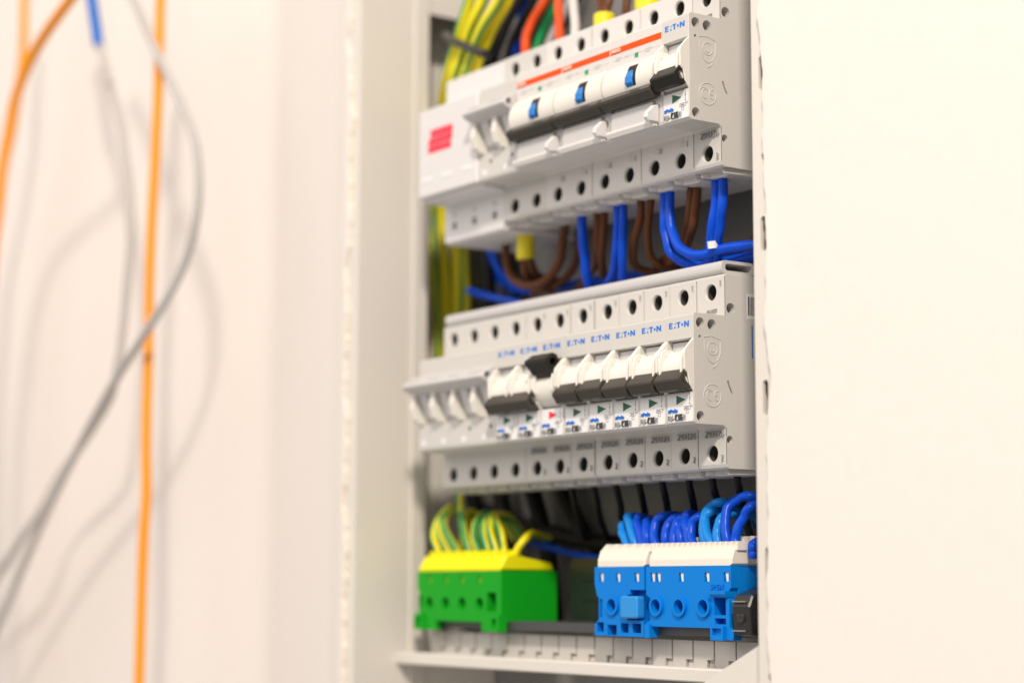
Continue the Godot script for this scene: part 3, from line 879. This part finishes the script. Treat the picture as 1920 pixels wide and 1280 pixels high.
# combined residual-current breakers, two modules wide, with an orange band and a blue test button
func residual_breaker(label: String, pos: Vector3) -> void:
	var t := thing("residual_current_breaker", label, "circuit breaker", pos, "orange banded residual current breakers")
	part(t, "housing", shared("rc_housing", func(): return housing_mesh(35.0, 2, 17.0, false)), "housing_white")
	terminals(t, 35.0, 2)
	var bandp := part(t, "orange_band", shared("rc_band", func(): var s := begin(); prism(s, rect(-34.6, 15.2, -0.2, 17.9), 17.0, 17.12, 2); return done(s)), "orange_print")
	write(bandp, "maker_print", "ABB", 1.7, "pale_print", Vector3(-30.5, 16.55, 17.15), 1.4, 700)
	part(t, "green_mark", shared("rc_mark", func(): var s := begin(); prism(s, rect(-18.0, 9.6 + 1.2, -15.6, 12.8), 17.0, 17.1, 2); return done(s)), "green_mark")
	part(t, "faint_print", shared("rc_print", func():
		var s := begin()
		for a in [[-31, 13.0, 4.0], [-31, 11.9, 3.0], [-25, 12.6, 2.6], [-11, 12.8, 4.5], [-11, 11.6, 3.4]]:
			prism(s, rect(a[0], a[1], a[0] + a[2], a[1] + 0.35), 17.0, 17.08, 2)
		return done(s)), "pale_ink")
	part(t, "panel_strip", shared("rc_strip", func(): var s := begin(); prism(s, rect(-34.0, 8.0, -1.2, 12.3), 11.6, 16.96, 2); return done(s)), "housing_white")
	part(t, "toggle_drum", shared("rc_drum", func(): return drum_mesh(-34.4, -0.6, 11.4, 0.2, 10.6)), "drum_white")
	var slot := part(t, "button_shadow_gap", shared("rc_shadow_gap", func(): return drum_mesh(-17.6, -11.6, 11.4, 0.2, 10.7, -0.3, 0.62)), "handle_black")  # black sector painting the shadow gap beside the test button
	slot.name = "button_shadow_gap"
	part(t, "test_button", shared("rc_button", func():
		var s := begin()
		prism(s, pv([12, 5.6, 19.6, 5.6, 21.4, 4.0, 22.9, 1.0, 23.0, -1.6, 21.6, -3.0, 12, -3.0]), -18.0, -13.2, 0, 0.5)
		return done(s)), "blue_button")
	part(t, "handle", shared("rc_handle", func():
		var s := begin()
		prism(s, pv([18.6, -3.8, 21.4, -4.2, 24.0, -6.6, 23.8, -7.8, 21.4, -10.2, 18.6, -10.4, 16.6, -8.0]), -34.8, -0.2, 0, 0.7)
		return done(s)), "handle_brown")
	part(t, "label_cover", shared("rc_cover", func():
		var s := begin()
		prism(s, pv([17.1, -11.0, 18.6, -11.4, 18.9, -19.0, 17.1, -19.2]), -32.2, -4.4, 0, 0.3)
		return done(s)), "light_grey")
	part(t, "cover_lip", shared("rc_lip", func():
		var s := begin()
		prism(s, pv([17.1, -18.6, 20.0, -19.2, 20.4, -20.4, 19.6, -22.2, 17.1, -22.3]), -34.2, -2.6, 0, 0.4)
		return done(s)), "housing_white")
	part(t, "cover_post", shared("rc_post", func():
		var s := begin()
		prism(s, rect(16.9, -20.0, 18.2, -10.0), -34.6, -32.6, 0, 0.2)
		return done(s)), "grey_plastic")
	part(t, "cover_tab", shared("rc_tab", func():
		var s := begin()
		prism(s, pv([17.2, -12.8, 20.5, -13.6, 24.0, -17.0, 24.2, -19.0, 22.6, -20.6, 17.2, -20.6]), -4.0, -1.6, 0, 0.5)
		return done(s)), "pure_white")
	for k in 2:
		write(t, "contact_print", ["1", "N"][k], 2.4, "pale_ink", Vector3(-4.0 - 17.5 * k, -27.0, 0), 0.7)
	part(t, "pole_print", shared("rc_poles", func():
		var s := begin()
		for a in [[-24.0, -26.5], [-7.0, -26.5]]:
			sheet(s, disc(a[0], a[1], 1.3, 12), [disc(a[0], a[1], 1.0, 12)], 0.0, 0.08, 2)
			prism(s, rect(a[0] - 0.15, a[1] + 1.3, a[0] + 0.15, a[1] + 3.0), 0.0, 0.08, 2)
		return done(s)), "pale_ink")


func build_rows() -> void:
	# lower row, from the far end
	tied_breaker("white four pole breaker with one long light grey handle bar", Vector3(-140, 0, 0), 4)
	pole_breaker("double_breaker", "white two pole breaker with wide brown handle down beside the four pole breaker", Vector3(-105, 0, 0), "", 2)
	pole_breaker("pole_breaker", "white breaker with its black handle up and a red triangle mark", Vector3(-87.5, 0, 0), "", 1, true)
	var places := ["next to the breaker whose black handle is up", "second after the breaker whose black handle is up", "in the middle of the five handles that are down", "last but one in the lower row", "at the exposed end of the lower row"]
	for i in 5:
		var b := pole_breaker("pole_breaker", "white breaker, brown handle down, " + places[i], Vector3(-70 + 17.5 * i, 0, 0), "single breakers with brown handles down")
		if i == 4:
			side_sticker(b)
	# upper row
	surge_arrester()
	tied_breaker("white two pole breaker with grey handle beside the red printed device", Vector3(-122.5, 125, 0.6), 2)
	var which := ["beside the two pole breaker with a grey handle", "between its two look-alikes", "beside the end breaker of its row"]
	for i in 3:
		residual_breaker("orange banded breaker with blue button, " + which[i], Vector3(-87.5 + 35 * i - 0.3, 125, 0.8))
	pole_breaker("pole_breaker", "white breaker with black handle down at the exposed end of the upper row", Vector3(-0.3, 125, 0.9), "", 1, false, false)
	busbar_cover()


func side_sticker(b: Node) -> void:
	var st := begin()
	var z := -12.6
	for wdt in [0.7, 0.25, 0.4, 0.25, 0.8, 0.25, 0.5, 0.9, 0.3, 0.3, 0.7, 0.25, 0.5, 0.3, 0.8, 0.25]:
		prism(st, rect(z - wdt, 23.6, z, 31.4), -0.1, 0.04, 0)
		z -= wdt + 0.35
	part(b, "barcode", done(st), "ink")
	st = begin()
	prism(st, rect(-24.0, 22.2, -11.8, 32.6), -0.15, -0.02, 0)
	part(b, "barcode_sticker", done(st), "card")
	st = begin()
	prism(st, rect(-15.0, 6.0, -14.4, 19.5), -0.15, 0.0, 0)
	part(b, "sticker_edge", done(st), "logo_blue")


func surge_arrester() -> void:
	var t := thing("surge_arrester", "pure white plug-in device with red printing at the end of the upper row", "surge arrester", Vector3(-157.5, 125, 0))
	var st := begin()
	var p := pv([-43, 40, -0.9, 40, 0, 39.1, 0, 26.0, 13.0, 22.8, 13.4, 22.0, 13.4, -23.0, 12.4, -24.0, 0.6, -24.4, 0, -25, 0, -42.4, -1.2, -43.6, -43, -43.6])
	prism(st, p, -52.3, -0.2, 0, 0.6, [], 0.0, [9])
	var hs := []
	for k in 3:
		hs.append(disc(-8.75 - 17.5 * k, -35.0, 2.2, 18))
	cap(st, rect(-52.3, -42.4, -0.2, -25), hs, 2, 0)
	for h in hs:
		band(st, h, 0, h, -8, 2)
	part(t, "housing", done(st), "pure_white")
	st = begin()
	prism(st, round_rect(-52.1, -22.4, -0.3, 21.6, 1.0), 13.4, 16.2, 2, 0.7)
	var m := part(t, "plug_cover", done(st), "pure_white")
	for k in 3:
		st = begin()
		prism(st, disc(-8.75 - 17.5 * k, -35.0, 2.1, 14), -8, -6.5, 2, 0.3)
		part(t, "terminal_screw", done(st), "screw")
		st = begin()
		prism(st, pv([-17.5 * k - 14, -15, -17.5 * k - 4, -15, -17.5 * k - 5, -12.6, -17.5 * k - 13, -12.6]), 16.2, 16.4, 2)
		part(m, "finger_grip", done(st), "card")
		st = begin()
		prism(st, pv([-17.5 * k - 11.0, -29.4, -17.5 * k - 8.75, -31, -17.5 * k - 6.5, -29.4, -17.5 * k - 8.75, -27.8]), 0.0, 0.08, 2)
		part(t, "arrow_print", done(st), "pale_ink")
	# three lines of red print over a pale red ground
	var lab := begin()
	prism(lab, pv([-43.2, 0.8, -43.2 + 20.5, 0.8, -43.2 + 20.5, 5.4, -43.2 + 21.5, 6.0, -43.2 + 21.5, 12.6, -43.2 + 2.0, 12.6, -43.2 + 2.0, 6.4, -43.2, 5.6]), 16.2, 16.3, 2)
	var card := part(t, "printed_patch", done(lab), "pink_print", Vector3(0, -2.0, 0))
	st = begin()
	var y := 1.2
	for line in 3:
		var x := -43.2 + (0.5 if line < 2 else 2.4)
		while x < -43.2 + 18.4 + line:
			var w := rng.randf_range(1.3, 2.4)
			prism(st, rect(x, y, x + w, y + rng.randf_range(2.7, 3.2)), 16.3, 16.38, 2)
			x += w + 0.4
		y += 3.8
	part(card, "red_print", done(st), "red_print")
	st = begin()
	for a in [[-50, -4, 9], [-50, -6, 6], [-28, 3, 8], [-28, 1, 6], [-12, 3, 7], [-12, 1, 8], [-50, 14.5, 12]]:
		prism(st, rect(a[0], a[1], a[0] + a[2], a[1] + 0.6), 16.2, 16.26, 2)
	part(t, "faint_print", done(st), "card")


func busbar_cover() -> void:
	var st := begin()
	var outer := round_rect(-18.8, 40.6, -0.6, 46.2, 2.3, 5)
	var inner := round_rect(-17.4, 42.0, -2.6, 44.9, 1.3, 5)
	sheet(st, outer, [inner], -210, -2.6, 0)
	single("busbar_cover", done(st), "light_grey", "flat light grey strip with open end along the top of the lower row", "busbar cover")


# ------------------------------------------------------------------ terminal blocks
func build_terminals() -> void:
	# green and yellow earth block
	var t := thing("earth_terminal_block", "green earth terminal block with bright yellow top", "terminal block", Vector3(-196, -108, -10))
	var o := Vector3(196, 108, 10)
	var st := begin()
	var holes := []
	for x in [-222.0, -207.5, -193.0, -178.0]:
		holes.append(disc(x, -95.6, 3.1, 18))
		holes.append(rect(x - 1.3, -85.4, x + 1.3, -82.4))
	holes.append(rect(-171.5, -99.0, -164.0, -90.2))
	holes.append(rect(-231.5, -97.5, -228.0, -92))
	sheet(st, pv([-232.8, -80, -232.8, -88, -231, -90, -231, -100, -233.5, -103, -233.5, -108.4, -216, -108.4, -216, -104, -176, -104, -176, -108.4, -159.5, -108.4, -159.5, -80]), holes, -3, 0, 2)
	part(t, "front_plate", done(st), "block_green", o)
	st = begin()
	var deep := [rect(-171.3, -98.8, -164.2, -90.4)]
	for x in [-222.0, -207.5, -193.0, -178.0]:
		deep.append(disc(x, -95.6, 3.0, 18))
	prism(st, rect(-232.0, -104, -159.6, -80.1), -32.5, -3.05, 2, 0.2, deep, 11.0)
	part(t, "body", done(st), "block_green", o)
	for x in [-233.0, -167.0]:
		st = begin()
		sheet(st, rect(x, -108.4, x + 7.4, -100.6), [rect(x + 1.6, -106.6, x + 5.6, -102.4)], 0, 1.6, 2)
		part(t, "foot", done(st), "block_green", o)
	for x in [-222.0, -207.5, -193.0, -178.0]:
		st = begin()
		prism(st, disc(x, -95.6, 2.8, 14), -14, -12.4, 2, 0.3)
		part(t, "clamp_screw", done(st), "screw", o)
		st = begin()
		prism(st, rect(x - 1.2, -85.3, x + 1.2, -82.5), -3, -1.2, 2)
		part(t, "window_tab", done(st), "block_yellow", o)
	st = begin()
	prism(st, pv([-1.0, -79.9, 0.3, -79.9, 0.3, -78.6, -3.4, -72.8, -8, -71.6, -12, -73.2, -30.0, -76.4, -31.5, -79.9]), -231.6, -160.2, 0, 0.8)
	part(t, "top", done(st), "block_yellow", o)
	for k in 9:
		st = begin()
		var x := -228.0 + 7.6 * k
		prism(st, pv([x, -74, x + 5.6, -74, x + 4.6, -70.6, x + 1.4, -70.2]), -13.5, -3.2, 2, 0.4)
		part(t, "wire_guide", done(st), "block_yellow", o)
	# blue neutral blocks
	neutral_block("blue neutral terminal block with one screw hole and white top", -88.0, -53.6, [-74.8], [-83.2, -71.5, -58.6], 3)
	neutral_block("wide blue neutral terminal block with three screw holes and white top", -52.2, 1.6, [-44.8, -29.8, -14.4], [-47.9, -44.2, -29.2, -13.0, -1.2], 8)
	st = begin()
	prism(st, round_rect(-66.0, -100.6, -54.2, -91.2, 1.2), -1.0, 3.6, 2, 0.7)
	single("joining_clip", done(st), "clip_blue", "square pale blue clip joining the two blue terminal blocks", "clip")
	# black end stop on the rail
	t = thing("rail_end_stop", "black plastic end stop on the rail beside the wide blue block", "end stop", Vector3(8, -108, -12))
	o = Vector3(-8, 108, 12)
	st = begin()
	prism(st, pv([-30, -107.5, -6, -107.5, 1.5, -106, 2.5, -95, 0.5, -90.5, -12, -86.5, -30, -86.5]), 4.6, 15, 0, 0.6)
	part(t, "body", done(st), "black_plastic", o)
	for y in [-93.0, -104.5]:
		st = begin()
		prism(st, rect(5.4, y - 0.25, 13.0, y + 0.25), 2.0, 2.9, 2)
		part(t, "metal_edge", done(st), "steel", o)
	write(t, "moulded_print", "10", 3.2, "screw", Vector3(10, -99.5, 2.3) + o, 0.8)
	# black carrier between the blocks
	t = thing("black_carrier", "black plastic carrier on the rail between the green and blue blocks", "carrier", Vector3(-100, -108, -40))
	o = Vector3(100, 108, 40)
	st = begin()
	prism(st, rect(-52, -103.2, -33, -74.0), -150.0, -86.5, 0, 0.8)
	part(t, "body", done(st), "black_plastic", o)
	for y in [-84.0, -93.0]:
		st = begin()
		prism(st, rect(-140.0, y - 0.6, -92.0, y + 0.6), -33.0, -32.2, 2, 0.2)
		part(t, "rib", done(st), "black_plastic", o)
	# wiring duct below
	t = thing("wiring_duct", "grey slotted wiring duct below the terminal blocks", "wiring duct", Vector3(-115, -122, -24))
	o = Vector3(115, 122, 24)
	st = begin()
	prism(st, rect(-30, -124, -11.2, -111.0), -235, 30, 0)
	part(t, "core", done(st), "duct_grey", o)
	var finger := begin()
	sheet(finger, pv([0.35, 1.2, 0.35, -12.6, 8.6, -12.6, 8.6, -6.6, 12.9, -6.6, 12.9, 1.2]), [], -1.3, 0, 2)
	var fm := done(finger)
	for k in 20:
		part(t, "finger", fm, "duct_grey", o + Vector3(-235 + 13.45 * k, -110.6, -9.6))
		var foot := begin()
		prism(foot, rect(9.8, -12.6, 13.0, -8.0), -1.4, -0.4, 2, 0.2)
		part(t, "finger_root", shared("finger_root", func(): return done(foot)), "duct_grey", o + Vector3(-235 + 13.45 * k, -110.6, -9.6))


func neutral_block(label: String, x0: float, x1: float, screws: Array, windows: Array, guides: int) -> void:
	var t := thing("neutral_terminal_block", label, "terminal block", Vector3((x0 + x1) / 2, -108, -10))
	var o := -Vector3((x0 + x1) / 2, -108, -10)
	var holes := []
	for x in screws:
		holes.append(disc(x, -95.4, 2.9, 20))
	for x in windows:
		holes.append(rect(x - 1.5, -85.2, x + 1.5, -81.4))
	var big := x1 > -10
	var outline: PackedVector2Array
	if big:
		holes.append_array([rect(-8.6, -98.6, -1.6, -90.6), rect(-8.4, -102.2, -1.6, -99.8)])
		outline = pv([x0, -78.8, x0, -90.6, x0 + 2.6, -92.0, x0 + 2.6, -101.2, x0, -102.4, x0, -108.4, x0 + 3.2, -108.4, x0 + 3.2, -103.8, x0 + 6.5, -103.8, -9.8, -103.8, -9.8, -108.4, 3.0, -108.4, 3.0, -106.0, 0.6, -103.4, 0.6, -92.6, -0.6, -90.0, 1.6, -87.6, 1.6, -78.8])
	else:
		outline = pv([x0, -78.8, x0, -85.8, x0 + 1.6, -91.2, x0 + 3.0, -92, x0 + 3.0, -101.4, x0, -103.8, x0, -108.4, x1 - 0.4, -108.4, x1 - 0.4, -101.4, x1 - 11.6, -101.4, x1 - 11.6, -90.6, x1 - 9.6, -90.6, x1 - 9.6, -88.6, x1, -88.6, x1, -78.8])
		holes.append_array([rect(x0 + 1.6, -106.8, x0 + 6.4, -102.6), rect(x0 + 9.0, -108.0, x0 + 15.5, -103.6), rect(x0 + 18.6, -106.8, x0 + 23.6, -102.8), rect(x0 + 26.4, -106.8, x0 + 32.2, -102.8), rect(x0 + 3.6, -100.5, x0 + 5.4, -92.6)])
	var st := begin()
	sheet(st, outline, holes, -4.2, 0, 2)
	part(t, "front_plate", done(st), "block_blue", o)
	st = begin()
	var deep := []
	for x in screws:
		deep.append(disc(x, -95.4, 2.85, 20))
	if big:
		deep.append(rect(-8.5, -98.5, -1.7, -90.7))
	prism(st, rect(x0 + 0.6, -102.4, x1 - 0.1, -79.0), -29.0, -4.3, 2, 0.2, deep, 12.0)
	part(t, "body", done(st), "block_blue", o)
	if big:
		st = begin()
		sheet(st, rect(-9.4, -108.6, -1.8, -102.9), [rect(-8.4, -106.6, -2.8, -103.8)], 0.05, 1.6, 2)
		part(t, "foot", done(st), "block_blue", o)
		st = begin()
		sheet(st, rect(x0 + 0.1, -108.6, x0 + 3.3, -103.0), [], 0.05, 1.2, 2)
		part(t, "foot", done(st), "block_blue", o)
		st = begin()
		prism(st, pv([-4.2, -92.0, 1.2, -91.4, 2.4, -90.2, 2.4, -88.8, -4.2, -88.8]), -9.4, 0.4, 0, 0.2)
		part(t, "ledge", done(st), "block_blue", o)
		write(t, "moulded_print", "UP 63V", 2.0, "wire_cyan", Vector3(-6.5, -87.2, 0.0) + o, 0.9)
	for x in screws:
		st = begin()
		var ring := disc(x, -95.4, 4.1, 24)
		var core := disc(x, -95.4, 2.95, 24)
		sheet(st, ring, [core], 0.0, 1.3, 2)
		part(t, "screw_collar", done(st), "block_blue", o)
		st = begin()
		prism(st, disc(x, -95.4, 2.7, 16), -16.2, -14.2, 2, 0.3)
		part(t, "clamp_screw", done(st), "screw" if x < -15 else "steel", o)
	for x in windows:
		st = begin()
		prism(st, pv([x - 0.2, -85.1, x + 1.45, -85.1, x + 1.45, -81.5, x - 0.9, -81.5]), -4.2, -0.5, 2)
		part(t, "window_tab", done(st), "block_white", o)
	# the white top: a stepped ridge with a row of teeth between the wires
	st = begin()
	prism(st, pv([-29, -78.7, -0.4, -78.7, -0.4, -76.0, -2.0, -71.6, -6.0, -70.2, -8.6, -70.6, -12.5, -71.6, -16, -69.8, -20, -69.8, -29, -75.4]), x0 + 1.0, x1 - 0.3, 0, 0.9)
	part(t, "top", done(st), "block_white", o)
	var step := (x1 - x0 - 3.0) / (guides * 2 - 1)
	for k in guides * 2:
		st = begin()
		var x := x0 + 1.0 + step * k
		prism(st, pv([x, -72.5, x + step * 0.75, -72.5, x + step * 0.72, -68.9, x + step * 0.45, -69.0, x + 0.1, -70.8]), -8.4, -3.4, 2, 0.15)
		part(t, "wire_guide", done(st), "block_white", o)
	for k in guides:
		st = begin()
		var x := x0 + 3.0 + (x1 - x0 - 6.5) * k / maxf(1.0, guides - 1.0)
		prism(st, pv([x - 1.6, -70.4, x + 1.6, -70.4, x + 1.2, -66.6, x - 1.2, -66.6]), -19.6, -14.6, 2, 0.3)
		part(t, "rear_guide", done(st), "block_white", o)


# ------------------------------------------------------------------ wires
func wire(called: String, a: Array, label: String, category: String, group: String) -> MeshInstance3D:
	var st := begin(true)
	var striped: bool = a[0] == "pe"
	var pts := path(a[2])
	var f := rng.randf_range(0.7, 1.3)
	for i in range(1, pts.size() - 1):
		pts[i] += Vector3(sin(i * 0.9 * f), 0.6 * sin(i * 0.53 * f + 1.0), cos(i * 0.71 * f)) * 0.22
	tube(st, pts, a[1], 16, Color(0.80, 0.71, 0.006) if striped else Color.WHITE, Color(0.008, 0.25, 0.07) if striped else Color.WHITE, rng.randf() * TAU, 0.25 if a[1] > 2.5 else [0.25, 0.38, 0.5][rng.randi() % 3])
	return single(called, done(st), "wire_" + a[0], label, category, group)


func build_wires() -> void:
	var hang := ["orange cable hanging straight down before the bare wall", "thick orange cable bending aside in front of the other orange cable", "orange cable hanging behind the bending orange cable", "pale grey cable with a blue sleeve at its upper end", "pale grey cable bowed out past the straight orange cable"]
	for i in WIRES_HANG.size():
		wire("hanging_cable", WIRES_HANG[i], hang[i], "cable", "cables hanging in front of the wall")
	wire("cable_sleeve", WIRES_HANGBLUE[0], "blue sleeve over the upper end of a pale grey cable", "sleeve", "")
	for a in WIRES_PE:
		wire("earth_wire", a, "yellow and green striped earth wire in the tied bundle behind the breakers", "wire", "earth wires in the tied bundle")
	var tie := begin(true)
	tube(tie, path(TIE), 2.2, 10)
	single("cable_tie", done(tie), "black_plastic", "black cable tie round the yellow and green wire bundle", "cable tie")
	for a in WIRES_TOPDARK:
		wire("supply_wire", a, "%s supply wire deep behind the upper breaker row" % a[0], "wire", "%s supply wires above the upper row" % a[0])
	wire("supply_wire", WIRES_TOPORANGE[0], "red orange wire running straight down into the upper row", "wire", "")
	wire("supply_wire", WIRES_TOPORANGE[1], "red orange wire curving aside into the upper row", "wire", "")
	wire("supply_wire", WIRES_TOPGREEN[0], "plain green wire behind the upper breaker row", "wire", "")
	wire("supply_wire", WIRES_TOPWHITE[0], "white wire running straight down into the upper row", "wire", "")
	wire("supply_wire", WIRES_TOPWHITE[1], "grey wire slanting down behind the upper row", "wire", "")
	for a in WIRES_TOPBROWN:
		wire("supply_wire", a, "brown wire entering the top of the upper breaker row", "wire", "brown wires above the upper row")
	var blues := ["short blue wire end lying beside the earth wire bundle", "blue wire crossing the board just behind the flat grey strip", "blue wire crossing the board deepest, against the back panel", "single blue wire under the first orange banded breaker",
		"blue wire under the middle orange banded breaker, turning aside from its twin", "blue wire under the middle orange banded breaker, hanging straight", "outer blue wire of the pair that sweeps sideways behind the flange", "inner blue wire of the pair that sweeps sideways behind the flange",
		"blue wire under the end breaker, with a white tag", "plain blue wire under the end breaker"]
	for i in WIRES_MIDBLUE.size():
		wire("neutral_wire", WIRES_MIDBLUE[i], blues[i], "wire", "blue wires between the breaker rows")
	var browns := ["brown wire bent in a wide loop round the yellow sleeve", "brown wire leaving the yellow sleeve", "brown wire leaving the yellow sleeve", "dark brown wire slanting behind the wide brown loop", "brown wire of the pair beside the single blue wire", "brown wire of the pair beside the single blue wire",
		"brown wire curling under the third orange banded breaker, beside the blue twins", "brown wire curling under the third orange banded breaker", "brown wire running down beside the blue wires of the end breaker", "brown wire running down beside the blue wires of the end breaker", "brown wire end showing beside the slotted flange"]
	for i in WIRES_MIDBROWN.size():
		wire("phase_wire", WIRES_MIDBROWN[i], browns[i], "wire", "brown wires between the breaker rows")
	var tagged := begin(true)
	tube(tagged, path([-20.3, 57.6, -11.2, -20.5, 54.6, -11.8], 2), 2.3, 12)
	single("wire_tag", done(tagged), "card", "white tag ring on a blue wire under the end breaker", "tag")
	for a in WIRES_LOWBLACK:
		wire("phase_wire", a, "black wire under the lower breaker row", "wire", "black wires under the lower row")
	for a in WIRES_ADDED_DARK:
		wire("added_dark_cable", a, "thick black cable added to darken the back of the enclosure", "cable", "black cables added to darken the back")
	for a in WIRES_LOWBLUE:
		wire("neutral_wire", a, "blue wire lying behind the terminal blocks", "wire", "blue wires behind the terminal blocks")
	wire("earth_wire", WIRES_LOWYELLOW[0], "thin yellow and green wire dropping from the lower row to the green block", "wire", "")
	for a in WIRES_EARTH:
		wire("earth_wire", a, "short yellow and green wire arching out of the green terminal block", "wire", "earth wires in the green block")
	for a in WIRES_NEUTRAL:
		wire("neutral_wire", a, "%s wire arching out of a white topped blue terminal block" % {"blue": "blue", "cyan": "light blue"}[a[0]], "wire", "%s wires in the blue terminal blocks" % a[0])
	# wire end sleeves
	for a in [[-166.0, 76.0, -18.0, 4.4, 12.0, "yellow end sleeve over brown wires under the upper row"], [-97.8, 171.0, -14.0, 5.0, 9.0, "yellow end sleeve over brown wires on top of the upper row"], [-65.8, 173.0, -14.0, 6.0, 9.0, "wide yellow end sleeve on top of the upper row near its exposed end"]]:
		var s := begin()
		prism(s, disc(a[0], a[2], a[3], 18), a[1] - a[4] / 2, a[1] + a[4] / 2, 1, 0.7)
		single("end_sleeve", done(s), "ferrule_yellow", a[5], "sleeve", "yellow wire end sleeves")
